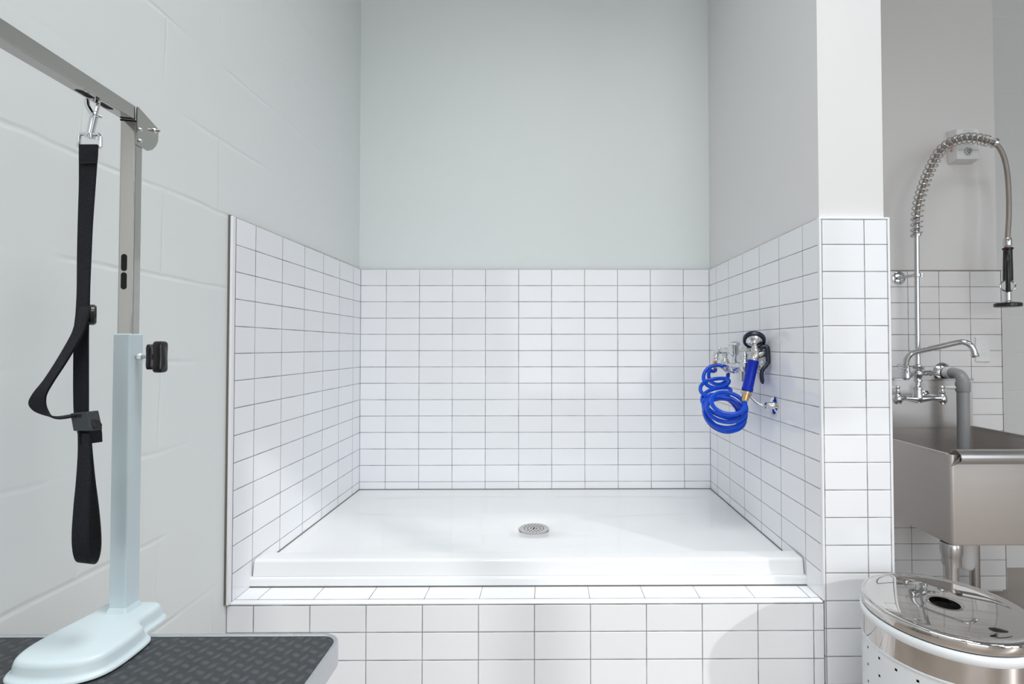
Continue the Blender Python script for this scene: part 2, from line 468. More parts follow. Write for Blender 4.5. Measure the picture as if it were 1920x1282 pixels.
for rr_, k_ in ((.012, 6), (.024, 12), (.036, 18)):
    for k in range(k_):
        a = 2 * PI * (k + .3) / k_
        hl.lathe([(0, -.0002), (.0024, -.0002), (.0024, .0002), (0, .0002)], (DRX + rr_ * math.cos(a), DRY + rr_ * math.sin(a), DRZ + .0013), n=8)
hl.lathe([(0, 0), (.004, 0), (.004, .0006), (0, .0006)], (DRX, DRY, DRZ + .0011), n=10)
obj('drain_hole', hl, M['dark'], dro)['kind'] = 'stuff'

# ------------------------------------------------------------------ daylight side of the room (behind the camera)
YB = -6.0           # the left part of the room runs further back
wf = MB()
wf.box((2.45, YF - .2, 0), (2.84, YF, CEIL)); wf.box((4.95, YF - .2, 0), (XW + .2, YF, CEIL))
wf.box((2.84, YF - .2, 3.60), (4.95, YF, CEIL)); wf.box((2.84, YF - .2, 0), (4.95, YF, .12))
struct('wall_front_right', wf, M['paint_g'], smooth=False)
struct('wall_side', MB().box((2.45, YB, 0), (2.60, YF - .2, CEIL)), M['paint_g'], smooth=False)
wf = MB()
wf.box((-1.1, YB - .2, 0), (-.70, YB, CEIL)); wf.box((2.35, YB - .2, 0), (2.60, YB, CEIL))
wf.box((-.70, YB - .2, 3.0), (2.35, YB, CEIL)); wf.box((-.70, YB - .2, 0), (2.35, YB, .15))
struct('wall_front', wf, M['paint_g'], smooth=False)
w1 = MB()
for x in (2.84, 3.63, 4.89): w1.box((x, YF - .14, .12), (x + (.11 if x == 3.63 else .06), YF - .06, 3.6))
for z in (.12, 3.54): w1.box((2.84, YF - .14, z), (4.95, YF - .06, z + .06))
struct('window_1', w1, M['frame'], smooth=False)
w2 = MB()  # unseen window, added to give the fill light a place
for x in (-.70, .80, 2.29): w2.box((x, YB - .14, .15), (x + .06, YB - .06, 3.0))
for z in (.15, 2.94): w2.box((-.70, YB - .14, z), (2.35, YB - .06, z + .06))
w2o = struct('added_window', w2, M['frame'], smooth=False)
obj('sun_block_blind', MB().box((-.66, YB - .05, .18), (2.31, YB - .045, 2.96)), M['blind'], w2o, smooth=False)  # added screen that keeps the sun out of the added opening

def area(name, loc, sx, sy, power, col, rot, spread=0):
    l = bpy.data.lights.new(name, 'AREA'); l.shape = 'RECTANGLE'; l.size = sx; l.size_y = sy; l.energy = power; l.color = col
    if spread: l.spread = math.radians(spread)
    o = bpy.data.objects.new(name, l); COL.objects.link(o); o.location = loc; o.rotation_euler = rot
    return o
area('rear_fill_light', (.80, YB + .02, 1.90), 3.1, 3.5, 150, (.96, .985, 1.0), (math.radians(88), 0, 0))  # fill light added to brighten the bay from behind
area('window_daylight', (3.9, YF - .04, 1.85), 2.0, 3.3, 55, (.88, .94, 1.0), (math.radians(75), 0, math.radians(12)))
# recessed louvred ceiling panels, a row above the aisle in front of the bay
for x, y, p in ((.05, .50, 31), (1.15, .45, 21), (-.25, -1.3, 34), (1.15, -1.3, 30), (2.9, -.5, 20)):
    area('ceiling_panel', (x, y, CEIL - .02), .9, .6, p * 1.04, (.97, .99, 1.0), (0, 0, 0), 118)
sun = bpy.data.lights.new('sun', 'SUN'); sun.energy = 1.35; sun.angle = math.radians(1.0); sun.color = (1, .985, .96)
suno = bpy.data.objects.new('sun', sun); COL.objects.link(suno)
suno.rotation_euler = Vector((-.74, .70, -.51)).to_track_quat('-Z', 'Y').to_euler(); suno.location = (5, -5, 5)
wd = bpy.data.worlds.new('world'); sc.world = wd; wd.use_nodes = True
bg = wd.node_tree.nodes['Background']; bg.inputs[0].default_value = (.62, .75, .92, 1); bg.inputs[1].default_value = .8

# ------------------------------------------------------------------ grooming table
TZ = .722
tb = thing('grooming_table', 'grooming table with ribbed black rubber top and silver metal rim', 'table', (-.585, .40, 0))
tx0, tx1, ty0, ty1 = -.868, -.3085, -.12, .7925
rim = MB(); R0 = .03
outer = [rrect(tx0, tx1, ty0, ty1, R0, z) for z in (TZ - .034, TZ - .002)]
def ins(d, z): return rrect(tx0 + d, tx1 - d, ty0 + d, ty1 - d, R0 - d, z)
rings = [ins(.006, TZ - .034), ins(0, TZ - .034), ins(0, TZ - .0015), ins(.0015, TZ), ins(.0055, TZ), ins(.007, TZ - .0015), ins(.007, TZ - .010)]
n = len(rings[0]); vs = [p for r in rings for p in r]; fs = []
for i in range(len(rings) - 1):
    for k in range(n):
        l = (k + 1) % n; fs.append((i * n + k, i * n + l, (i + 1) * n + l, (i + 1) * n + k))
rim.add(vs, fs)
obj('rim', rim, M['alu'], tb)
obj('rubber_top', MB().rings([ins(.0072, TZ - .030), ins(.0072, TZ - .0030), ins(.0085, TZ - .0018)]), M['mat'], tb)
for sx in (0, 1):
    for sy in (0, 1):
        x = tx0 + .06 if sx == 0 else tx1 - .06; y = ty0 + .07 if sy == 0 else ty1 - .07
        lg = obj('leg', MB().tube([(x, y, TZ - .03), (x + (.03 if sx else -.0) * 0, y, .02)], .014, 14), M['tube'], tb)
        obj('foot_cap', MB().lathe([(.015, 0), (.017, .004), (.017, .03), (.0145, .032)], (x, y, 0), n=14), M['black'], lg)
for sx in (0, 1):
    x = tx0 + .06 if sx == 0 else tx1 - .06
    obj('crossbar', MB().tube([(x, ty0 + .07, .25), (x, ty1 - .07, .25)], .010, 12), M['tube'], tb)

# ------------------------------------------------------------------ grooming arm
ga = thing('grooming_post', 'silver and pale grey grooming post with overhead arm clamped to the table edge', 'grooming post', (-.663, .812, TZ))
# foot: moulded plate, outline of the raised part and of the flange
def foot_outline(d, z):
    pts = [(-.7095 - d, .800), (-.7165 - d, .745), (-.7160 - d, .712), (-.706 - d * .8, .688 - d * .6), (-.690 - d * .4, .6795 - d),
           (-.664, .6760 - d), (-.640, .6765 - d), (-.614 + d * .3, .682 - d), (-.598 + d * .8, .694 - d * .6), (-.5925 + d, .712), (-.5925 + d, .745),
           (-.597 + d, .768 + d * .4), (-.612 + d * .8, .782 + d * .6), (-.6175 + d, .795), (-.6175 + d, .826), (-.626 + d * .6, .839 + d * .6), (-.645, .843 + d), (-.690, .843 + d), (-.707 - d * .6, .832 + d * .4)]
    return [Vector(p + (z,)) for p in [tuple(q) for q in spline(pts, 4, True)]]
ft = MB().rings([foot_outline(.0085, TZ + .0008), foot_outline(.0085, TZ + .0032), foot_outline(.0065, TZ + .0048), foot_outline(.0035, TZ + .0062), foot_outline(.0018, TZ + .010),
                 foot_outline(.0004, TZ + .018), foot_outline(-.0012, TZ + .0225), foot_outline(-.0045, TZ + .0252), foot_outline(-.010, TZ + .0262)])
obj('clamp_foot', ft, M['powder'], ga, ang=70)
# jaw below the table edge
jw = MB(); jw.box((-.690, .8005, TZ - .085), (-.636, .826, TZ + .010)); jw.box((-.690, .755, TZ - .085), (-.636, .805, TZ - .068))
obj('clamp_jaw', jw, M['powder'], ga, bevel=.003)
jk = MB(); jk.lathe([(.004, 0), (.004, .05), (.012, .05), (.012, .056), (0, .056)], (-.663, .775, TZ - .094), n=14)
jk.lathe([(0, -.012), (.014, -.012), (.016, -.006), (.014, 0), (0, 0)], (-.663, .775, TZ - .092), n=10)
obj('clamp_screw', jk, M['black'], ga)
# posts
x0, x1, y0, y1 = -.6762, -.6500, .8000, .8275
sl = MB().box((x0, y0, TZ + .020), (x1, y1, 1.1806))
obj('outer_sleeve', sl, M['powder'], ga, bevel=.0022, seg=3)
obj('weld_collar', MB().rings([rrect(x0 - .005, x1 + .005, y0 - .005, y1 + .004, .005, TZ + .022), rrect(x0 - .0035, x1 + .003, y0 - .003, y1 + .003, .004, TZ + .0275), rrect(x0 - .0004, x1 + .0004, y0 - .0004, y1 + .0004, .002, TZ + .034)]), M['powder'], ga)
# the inner tube and the arm are turned a few degrees in the sleeve; the arm droops slightly from its hinge
TC = Vector(((x0 + x1) / 2 + .0002, (y0 + y1) / 2 - .0004, 0))
RZ = Matrix.Rotation(math.radians(14), 4, 'Z')
RX = Matrix.Rotation(math.radians(5.9), 4, 'X')
HP = Vector((0, -.010, 1.5195))
def turn(mb, droop=False):
    out = []
    for v in mb.v:
        v = Vector(v)
        if droop: v = RX @ (v - HP) + HP
        out.append(tuple(RZ @ v + TC))
    mb.v = out; return mb
TW = .0104
it = obj('inner_tube', turn(MB().box((-TW, -TW, 1.165), (TW, TW, 1.5185))), M['tube'], ga, bevel=.0016, seg=3)
def stadium(c, ax, ay, L, W, d):
    pts = []
    for s_, a0 in ((1, -90), (-1, 90)):
        for k in range(9):
            a = math.radians(a0 + 180 * k / 8); pts.append(Vector(c) + ax * (s_ * (L - W) + W * math.cos(a)) + ay * (W * math.sin(a)))
    return MB().prism(pts, d)
X_, Y_, Z_ = Vector((1, 0, 0)), Vector((0, 1, 0)), Vector((0, 0, 1))
for zc in (P(229, 491.5, .80).z, P(228, 526, .80).z):
    obj('adjustment_slot', turn(stadium((-.0025, -TW - .0002, zc), Z_, X_, .0135, .0040, Vector((0, .001, 0)))), M['dark'], it, smooth=False)
obj('end_gasket', turn(MB().box((-TW - .0003, -TW - .0008, 1.5165), (TW + .0003, TW, 1.5190))), M['dark'], it, smooth=False)
AZ0, AZ1 = 1.5195, 1.5411
arm = obj('cross_arm', turn(MB().box((-TW, -.86, AZ0), (TW, -.010, AZ1)), True), M['tube'], ga, bevel=.0016, seg=3)
for yc in (-.0715, -.117):
    obj('leash_slot', turn(stadium((-.001, yc, AZ0 - .0002), Y_, X_, .0165, .0050, Vector((0, 0, .001))), True), M['dark'], arm, smooth=False)
obj('arm_end_cap', turn(MB().box((-TW - .0005, -.868, AZ0 - .0005), (TW + .0005, -.86, AZ1 + .0005)), True), M['black'], arm, bevel=.002)
hp = [(-.0115, 1.5408), (-.008, 1.5420), (.0540, 1.5335), (.0570, 1.530), (.0560, 1.512), (.0490, 1.5000), (.0370, 1.4895), (.0220, 1.4825), (.0060, 1.4815), (-.0115, 1.4800)]
pl = obj('hinge_plate', turn(MB().prism([(TW + .0002, y, z) for y, z in hp], (.0022, 0, 0))), M['tube'], ga, bevel=.0005, seg=1)
for y, z, r in ((-.0035, 1.5075, .0030), (-.0035, 1.4895, .0030), (.0420, 1.5250, .0042)):
    b = MB().lathe([(0, 0), (r, 0), (r, .0012), (r * .75, .0028), (0, .0034)], (TW + .0023, y, z), (1, 0, 0), n=14)
    if r > .004: b.lathe([(0, .003), (.0024, .003), (.0024, .0085), (0, .0085)], (TW + .0023, y, z), (1, 0, 0), n=12)
    obj('bolt', turn(b), M['chrome'], pl)
obj('hinge_plate', turn(MB().prism([(-TW - .0024, y, z) for y, z in hp if y > -.01] + [], (.0022, 0, 0))), M['tube'], ga, bevel=.0005, seg=1)
# tightening knob
kz = P(290, 669, .812).z; ky = .8135
sc_ = MB().lathe([(.0, -.003), (.0026, -.002), (.0026, .033), (0, .033)], (x1, ky, kz), (1, 0, 0), n=14)
obj('knob_screw', sc_, M['zinc'], ga)
nut = MB().lathe([(0, .0035), (.0048, .0035), (.0056, .0045), (.0056, .0085), (.0048, .0095), (0, .0095)], (x1, ky, kz), (1, 0, 0), n=6)
obj('nut', nut, M['whitepl'], ga)
kb = MB(); ko = Vector((x1 + .030, ky, kz))
star = []
for k in range(48):
    a = 2 * PI * k / 48
    se = lambda q: math.copysign(abs(q) ** .55, q)
    zz = .0250 * se(math.sin(a)); yy = .0098 * se(math.cos(a)) * (.70 + .30 * (zz / .025) ** 2)
    star.append((yy, zz))
def star_r(s, x, dy=0): return [ko + Vector((x, p[0] * s + dy, p[1] * s)) for p in star]
kb.rings([star_r(.86, .000), star_r(.97, .0012), star_r(1.0, .003), star_r(1.0, .0120), star_r(.95, .0145), star_r(.75, .0155)])
kb.rings([star_r(.72, -.0085, -.003), star_r(.80, -.0075, -.003), star_r(.80, .002, -.001), star_r(.7, .004, 0)])
kb.lathe([(0, -.009), (.0062, -.009), (.0075, -.003), (.0085, .001), (0, .001)], ko, (1, 0, 0), n=16)
obj('star_knob', kb, M['black'], ga, ang=50)

# ------------------------------------------------------------------ grooming noose
HY = .717; DY = -.018
gn = thing('grooming_noose', 'black nylon grooming noose hanging by a chrome snap hook', 'leash', P(162, 1056, HY))
def S(u, v, y=HY): return P(u, v, y)
hk = MB()
hk.tube(spline([S(173, 186), S(171, 178, .726), S(176, 170, .730), S(183, 176, .726), S(184, 192), S(181, 208), S(178, 217)], 6), .0027, 10)
hk.tube(spline([S(163, 186), S(164, 198), S(169, 208), S(175, 217), S(176, 222)], 6), [.0031] * 25, 10)
hk.lathe([(0, 0), (.0042, 0), (.0048, .003), (.0042, .028), (.0062, .030), (.0066, .034), (0, .036)], S(177.5, 214), (S(169, 252) - S(177.5, 214)).normalized(), n=14)
hk.lathe([(0, 0), (.0018, 0), (.0018, .007), (.003, .008), (0, .010)], S(178, 219), (1, 0, .1), n=10)
obj('snap_hook', hk, M['chrome'], gn)
rg = MB().tube([S(168, 252), S(152, 251.5), S(149, 255), S(147.5, 274), S(150, 277), S(185, 277.5), S(188, 275), S(188, 256), S(185, 252.5)], .0024, 10, closed=True)
obj('square_ring', rg, M['chrome'], gn)
HW = .0128
def wv(th): return Vector((math.cos(th) * HW, math.sin(th) * HW, 0))
keys = [(166, 271, .735, .0), (166, 290, .735, -.02), (165, 312, .735, -.08), (163.5, 350, .735, -.16), (160, 420, .736, -.24), (158, 480, .737, -.28), (156.5, 540, .737, -.33), (155, 585, .737, -.30),
        (152.5, 620, .738, -.24), (152, 680, .738, -.22), (152, 740, .738, -.22), (153, 782, .738, -.26), (158, 815, .738, -.36)]
kk = spline(keys, 6)
st = MB().ribbon([P(a, b, c + DY) for a, b, c, t in kk], [wv(t) for a, b, c, t in kk], .0011)
st.ribbon([P(166, 271, .7315 + DY), P(165.7, 290, .7315 + DY), P(165.2, 306, .7318 + DY)], [wv(0), wv(-.02), wv(-.06)], .0010)
obj('strap', st, M['web'], gn)
obj('stitching', MB().ribbon([P(165.1, 302.5, .7302 + DY), P(165, 306.5, .7304 + DY)], [wv(-.05), wv(-.05)], .0007), M['dark'], gn)
# lower loop: two webbing strands meeting in a rounded bottom
lk = [(158, 812, .733, -.36), (158, 850, .732, -.36), (156.5, 900, .727, -.28), (153, 950, .722, -.22), (150.5, 1000, .717, -.18), (151.5, 1030, .717, -.18), (155.5, 1049, .723, -.20), (162, 1054.5, .733, -.22), (169, 1050, .744, -.20),
      (173.5, 1030, .750, -.15), (174, 1000, .751, -.15), (170.5, 950, .748, -.2), (165.5, 900, .744, -.28), (161.5, 850, .741, -.34), (159, 812, .741, -.36)]
kk = spline(lk, 6)
obj('lower_loop', MB().ribbon([P(a, b, c + DY) for a, b, c, t in kk], [wv(t) for a, b, c, t in kk], .0011), M['web'], gn)
# side loop
lk = [(160, 575, .731, -.42), (157, 588, .728, -.40), (151, 610, .727, -.38), (142, 632, .727, -.40), (115, 678, .727, -.42), (92, 713, .727, -.42), (75, 738, .727, -.28), (70, 756, .727, -.12), (77, 770, .727, -.25), (92, 779.5, .728, -.6), (110, 783, .729, -.7), (138, 779, .731, -.7)]
kk = spline(lk, 6)
obj('side_loop', MB().ribbon([P(a, b, c + DY) for a, b, c, t in kk], [wv(t) for a, b, c, t in kk], .0012), M['web'], gn)
for a in ((572, 607, 150, 179, .7285),):
    c = P(173, 590, .7365 + DY)
    sb = MB().lathe([(0, -.0045), (.012, -.0045), (.0145, -.002), (.0145, .002), (.012, .0045), (0, .0045)], c, (.744, .668, 0), n=20)
    obj('round_slider', sb, M['black'], gn)
bk = MB()
q = [P(131, 775, .7255 + DY), P(163, 771.5, .7255 + DY), P(171, 808, .7255 + DY), P(137, 808, .7255 + DY)]
bk.prism(q, Vector((.004, .014, 0)))
bo = obj('cam_buckle', bk, M['grey'], gn, bevel=.0012)
obj('buckle_slot', MB().prism([P(133, 777, .7252 + DY), P(153, 776, .7252 + DY), P(152, 783, .7252 + DY), P(135, 782, .7252 + DY)], Vector((0, .001, 0))), M['dark'], bo, smooth=False)
obj('buckle_lever', MB().prism([P(165, 778, .728 + DY), P(178, 798, .728 + DY), P(177, 802, .728 + DY), P(168, 806, .728 + DY)], Vector((.002, .010, 0))), M['black'], bo, bevel=.0008)
obj('strap_tail', MB().ribbon([P(168, 800, .745 + DY), P(170, 815, .745 + DY), P(170.5, 831, .745 + DY)], [wv(1.1), wv(1.1), wv(1.1)], .0011), M['web'], gn)

# ------------------------------------------------------------------ alcove faucet
def V3(x, y, z): return Vector((x, y, z))
af = thing('wall_faucet', 'chrome wall faucet with two valves on the tiled partition beside the sprayer', 'faucet', (.70, 1.9, 1.06))
fx = .703
bd = MB()
bd.tube([(fx, 2.0, 1.088), (fx, 1.945, 1.086), (fx, 1.9, 1.082), (fx, 1.855, 1.086), (fx, 1.8, 1.088)], [.013, .0125, .017, .0125, .013], 18)
bd.lathe([(0, -.024), (.012, -.022), (.018, -.012), (.019, 0), (.015, .012), (.0125, .02), (0, .021)], (fx, 1.9, 1.082), n=24)
obj('mixer_body', bd, M['chrome'], af)
for yy in (2.0, 1.8):
    v = MB()
    v.lathe([(0, -.022), (.012, -.020), (.0175, -.008), (.0175, .010), (.012, .020), (.0095, .024), (.0095, .034), (.0115, .036), (.0115, .042), (.006, .044), (.006, .052), (0, .052)], (fx, yy, 1.090), n=22)
    v.tube([(fx, yy, 1.086), (fx + .03, yy, 1.084), (.764, yy, 1.084)], [.013, .0125, .0125], 16)
    vo = obj('valve', v, M['chrome'], af)
    obj('wall_flange', MB().lathe([(0, 0), (.026, 0), (.0255, .003), (.018, .010), (.0135, .013), (0, .013)], (XR, yy, 1.084), (-1, 0, 0), n=26), M['chrome'], vo)
    l = MB()
    c = Vector((fx, yy, 1.148))
    dr_ = Vector((.75, -.62, .0)).normalized() if yy < 1.9 else Vector((-.2, .95, 0)).normalized()
    sd = Vector((-dr_.y, dr_.x, 0))
    L = .040
    poly = [c - dr_ * .011 - sd * .0075, c - dr_ * .011 + sd * .0075, c + dr_ * .010 + sd * .008, c + dr_ * L * .9 + sd * .0065, c + dr_ * L, c + dr_ * L * .9 - sd * .0065, c + dr_ * .010 - sd * .008]
    l.prism([p + Vector((0, 0, -.0075)) for p in poly], (0, 0, .015))
    obj('lever_handle', l, M['chrome'], vo, bevel=.003, seg=3)
# vertical tail cylinder below the right valve
obj('supply_tail', MB().lathe([(0, 0), (.0075, 0), (.0085, .004), (.0085, .048), (.0105, .052), (.0105, .062), (0, .062)], (fx - .004, 1.812, 1.036), n=18), M['chrome'], af)
obj('supply_tail', MB().tube(spline([(fx - .002, 2.0, 1.085), (fx - .004, 1.985, 1.072), (fx - .003, 1.965, 1.064), (fx, 1.955, 1.066)], 5), .010, 14), M['chrome'], af)
rs = MB()
rs.lathe([(.010, 0), (.010, .030), (.0085, .034), (.0085, .045), (.0145, .052), (.0155, .058), (.0155, .080), (.0165, .082), (.0165, .086), (0, .087)], (fx, 1.9, 1.078), n=24)
rso = obj('vacuum_breaker', rs, M['chrome'], af)
obj('hex_cap', MB().lathe([(0, 0), (.0205, 0), (.0225, .002), (.0225, .011), (.020, .0135), (0, .0145)], (fx, 1.9, 1.163), n=8), M['chrome'], rso)
E0 = P(1345, 657, 2.06)
ob = MB()
ob.tube([(fx, 1.912, E0.z), (fx - .001, 1.94, E0.z)], .0125, 16)
ob.tube([(fx - .001, 1.93, E0.z), (E0.x + .001, 2.035, E0.z)], .0085, 16)
ob.tube([(E0.x + .002, 2.022, E0.z), (E0.x + .001, 2.034, E0.z)], .0125, 16)
E1 = P(1342, 672, 2.06)
ob.tube(spline([(E0.x + .001, 2.03, E0.z), (E0.x, 2.048, E0.z), (E0.x - .003, 2.058, E0.z - .008), (E1.x, 2.06, E1.z + .006)], 6), .0118, 16)
ob.lathe([(0, 0), (.0145, 0), (.0145, .006), (.012, .009), (0, .009)], (E1.x, 2.06, E1.z - .006), n=18)
obj('outlet_elbow', ob, M['chrome'], af)

# ------------------------------------------------------------------ sprayer with coiled hose
sp = thing('pet_sprayer', 'blue handled sprayer with a coiled blue hose hooked on the tiled partition', 'sprayer', P(1358, 812, 1.80))
B0 = P(1342, 675, 2.06); B1 = P(1341, 689, 2.058)
obj('hose_coupling', MB().lathe([(0, 0), (.0085, 0), (.010, .004), (.0105, .010), (.008, .018), (.0095, .022), (.0095, .032), (0, .032)], Vector((B1.x, 2.06, B1.z - .004)), (0, 0, 1), n=16), M['brass'], sp, label='brass coupling at the faucet end of the hose')
# hose: tilted loops, keys: centre u, v, radius px, depth, aspect, roll
KEY = [(1346, 702, 16, 2.035, .95, -.70), (1343, 703, 21, 1.99, .80, -.75), (1342, 706, 23, 1.96, .75, -.70), (1340, 726, 26, 1.92, .48, -.30), (1341, 731, 27, 1.90, .45, -.20), (1347, 756, 30, 1.88, .55, .10), (1352, 766, 34, 1.865, .68, .30),
       (1353, 772, 36, 1.855, .80, .35), (1357, 774, 37, 1.845, .86, .10), (1357, 775, 37.5, 1.83, .82, -.10), (1359, 777, 36.5, 1.82, .72, .10), (1360, 775, 37, 1.805, .68, -.18), (1360, 771, 36, 1.79, .62, -.10), (1363, 766, 34, 1.775, .60, -.22), (1366, 757, 31, 1.755, .66, -.08), (1367.5, 752, 28.5, 1.742, .68, 0)]
hp_ = []
NL = 10.0; NS = 480; ph0 = PI * .55
for i in range(NS + 1):
    t = i / NS; k = t * (len(KEY) - 1); a = min(int(k), len(KEY) - 2); f = k - a; f = f * f * (3 - 2 * f)
    cu, cv, ru, dp, asp, rl = [KEY[a][j] * (1 - f) + KEY[a + 1][j] * f for j in range(6)]
    ph = ph0 + t * (2 * PI * NL - ph0)
    c = P(cu, cv, dp); r = ru * dp / FPX
    av = Vector((math.cos(rl), 0, -math.sin(rl))); bv = Vector((math.sin(rl) * asp, math.sqrt(max(0, 1 - asp * asp)), math.cos(rl) * asp))
    hp_.append(c + av * (r * math.cos(ph)) + bv * (r * math.sin(ph)))
G1 = P(1397, 748, 1.745)
lead = spline([tuple(Vector((B1.x, 2.06, B1.z - .002))), tuple(P(1341.5, 694, 2.058)), tuple(hp_[0] * .5 + P(1341, 700, 2.05) * .5), tuple(hp_[1])], 5)[:-1]
tail = spline([tuple(hp_[-2]), tuple(hp_[-1]), tuple(P(1397.5, 750, 1.743)), tuple(G1)], 5)[1:]
obj('coiled_hose', MB().tube([Vector(q) for q in lead] + hp_[1:-1] + [Vector(q) for q in tail], .0073, 12), M['bluehose'], sp)
g0, g1 = P(1397, 748, 1.745), P(1401, 733, 1.748)
ax = (g1 - g0).normalized()
obj('hose_coupling', MB().lathe([(0, -.010), (.0095, -.010), (.012, .0), (.0125, .014), (.014, .020), (.014, .032), (0, .032)], g0, ax, n=18), M['brass'], sp, label='brass coupling below the blue grip')
g1, g2 = P(1400.5, 733.5, 1.748), P(1412.5, 676, 1.752)
ax = (g2 - g1).normalized(); L = (g2 - g1).length
obj('grip', MB().lathe([(0, 0), (.0165, 0), (.0192, .004), (.0192, .010), (.0180, .014), (.0178, L - .012), (.0190, L - .009), (.0195, L - .002), (.0175, L + .001), (0, L + .001)], g1, ax, n=28), M['blue'], sp)
hb = MB()
h0 = g2; h1 = P(1416, 655, 1.756); hc = P(1414, 640, 1.760)
hb.tube(spline([tuple(h0 - ax * .004), tuple(h0 + ax * .010), tuple(P(1418, 664, 1.752)), tuple(h1), tuple(hc)], 5), [.0165] * 5 + [.0150] * 5 + [.0125] * 5 + [.011] * 6, 18)
hb.lathe([(0, -.020), (.010, -.020), (.0125, -.012), (.0125, .022), (.010, .027), (0, .028)], P(1424, 665, 1.752), (.95, .05, .25), n=18)
obj('spray_valve', hb, M['steel_h'], sp)
hn = Vector((.28, .62, .60)).normalized()     # spray direction, away from the viewer and up
hh = MB().lathe([(0, -.018), (.009, -.018), (.013, -.010), (.026, -.003), (.030, .003), (.030, .010), (0, .010)], hc, hn, n=30)
obj('spray_head', hh, M['chrome'], sp)
obj('rubber_bumper', MB().lathe([(.0275, -.002), (.0345, -.003), (.0375, .002), (.0375, .012), (.034, .016), (.027, .014)], hc, hn, n=36, closed=True), M['navy'], sp)
obj('face_plate', MB().lathe([(0, .0085), (.028, .0085), (.028, .012), (0, .0125)], hc, hn, n=30), M['black'], sp)
lv = spline([tuple(P(1424, 655, 1.752)), tuple(P(1431, 650, 1.748)), tuple(P(1440, 652, 1.742)), tuple(P(1445, 662, 1.738)), tuple(P(1444, 673, 1.735)), tuple(P(1437, 684, 1.732)), tuple(P(1430, 693, 1.730)), tuple(P(1428, 703, 1.730)), tuple(P(1430, 719, 1.732))], 6)
N_ = len(lv)
obj('trigger_lever', MB().tube([Vector((min(q[0], XR - .009), q[1], q[2])) for q in lv], [.0075 + .0008 * math.sin(i / N_ * 6) - (.003 if i > N_ - 3 else 0) for i in range(N_)], 14), M['navy'], sp)

# holder
ho = thing('sprayer_hook', 'chrome hook with round wall flange holding the blue sprayer', 'hook', (XR, 1.709, .9617))
obj('flange', MB().lathe([(0, 0), (.030, 0), (.0305, .0015), (.029, .003), (.0135, .0045), (.0115, .008), (.0115, .028), (.0095, .030), (0, .030)], (XR, 1.709, .9617), (-1, 0, 0), n=30), M['chrome'], ho)
fr = P(1399.5, 737, 1.747)
arm_ = spline([(XR - .028, 1.709, .9617), tuple(P(1431, 761, 1.715)), tuple(P(1418, 754, 1.728)), tuple(P(1409, 745, 1.738)), tuple(P(1406, 740, 1.738))], 6)
obj('hook_arm', MB().tube(arm_, .0042, 12), M['steel_h'], ho)
rgp = []
e1 = ax.cross(Vector((0, 1, 0))).normalized(); e2 = ax.cross(e1)
for k in range(28): rgp.append(fr + (e1 * math.cos(2 * PI * k / 28) + e2 * math.sin(2 * PI * k / 28)) * .0172)
obj('fork_ring', MB().tube(rgp, .0028, 10, closed=True), M['steel_h'], ho)

# ------------------------------------------------------------------ sink
sk = thing('utility_sink', 'stainless steel utility sink with tall backsplash on tubular legs', 'sink', (1.70, 2.07, 0))
sx0, sx1, sy0, sy1, sz0, sz1 = 1.392, 2.004, 1.752, 2.398, .473, .786
t = .004
bs = MB()
def cut(x0, x1, y0, y1, z, r=.012): return rrect(x0, x1, y0, y1, r, z, 4)
rr = [cut(sx0, sx1, sy0, sy1, sz1), cut(sx0, sx1, sy0, sy1, sz0 + .010), cut(sx0 + .003, sx1 - .003, sy0 + .003, sy1 - .003, sz0 + .003), cut(sx0 + .010, sx1 - .010, sy0 + .010, sy1 - .010, sz0, .006),
      ]
inn = [cut(sx0 + t + .014, sx1 - t - .014, sy0 + t + .014, sy1 - t - .014, sz0 + t, .006), cut(sx0 + t, sx1 - t, sy0 + t, sy1 - t, sz0 + t + .014), cut(sx0 + t, sx1 - t, sy0 + t, sy1 - t, sz1)]
rings = [inn[-1]] + rr
n = len(rings[0]); vs = [p for r in rings for p in r]; fs = []
for i in range(len(rings) - 1):
    for k in range(n):
        l = (k + 1) % n; fs.append((i * n + k, i * n + l, (i + 1) * n + l, (i + 1) * n + k))
o_ = (len(rings) - 1) * n; fs.append(tuple(o_ + k for k in range(n)))
bs.add(vs, fs)
vs = [p for r in inn for p in r]; fs = [tuple(range(n))]
for i in range(len(inn) - 1):
    for k in range(n):
        l = (k + 1) % n; fs.append((i * n + k, i * n + l, (i + 1) * n + l, (i + 1) * n + k))
bs.add(vs, fs)
obj('basin', bs, M['steel'], sk, ang=40)
obj('side_hem', MB().box((sx0 - .002, sy0 + .016, sz1 - .004), (sx0 + .008, sy1 - .014, sz1 + .002)), M['steel'], sk, bevel=.001)
obj('side_hem', MB().box((sx1 - .008, sy0 + .016, sz1 - .004), (sx1 + .002, sy1 - .014, sz1 + .002)), M['steel'], sk, bevel=.001)
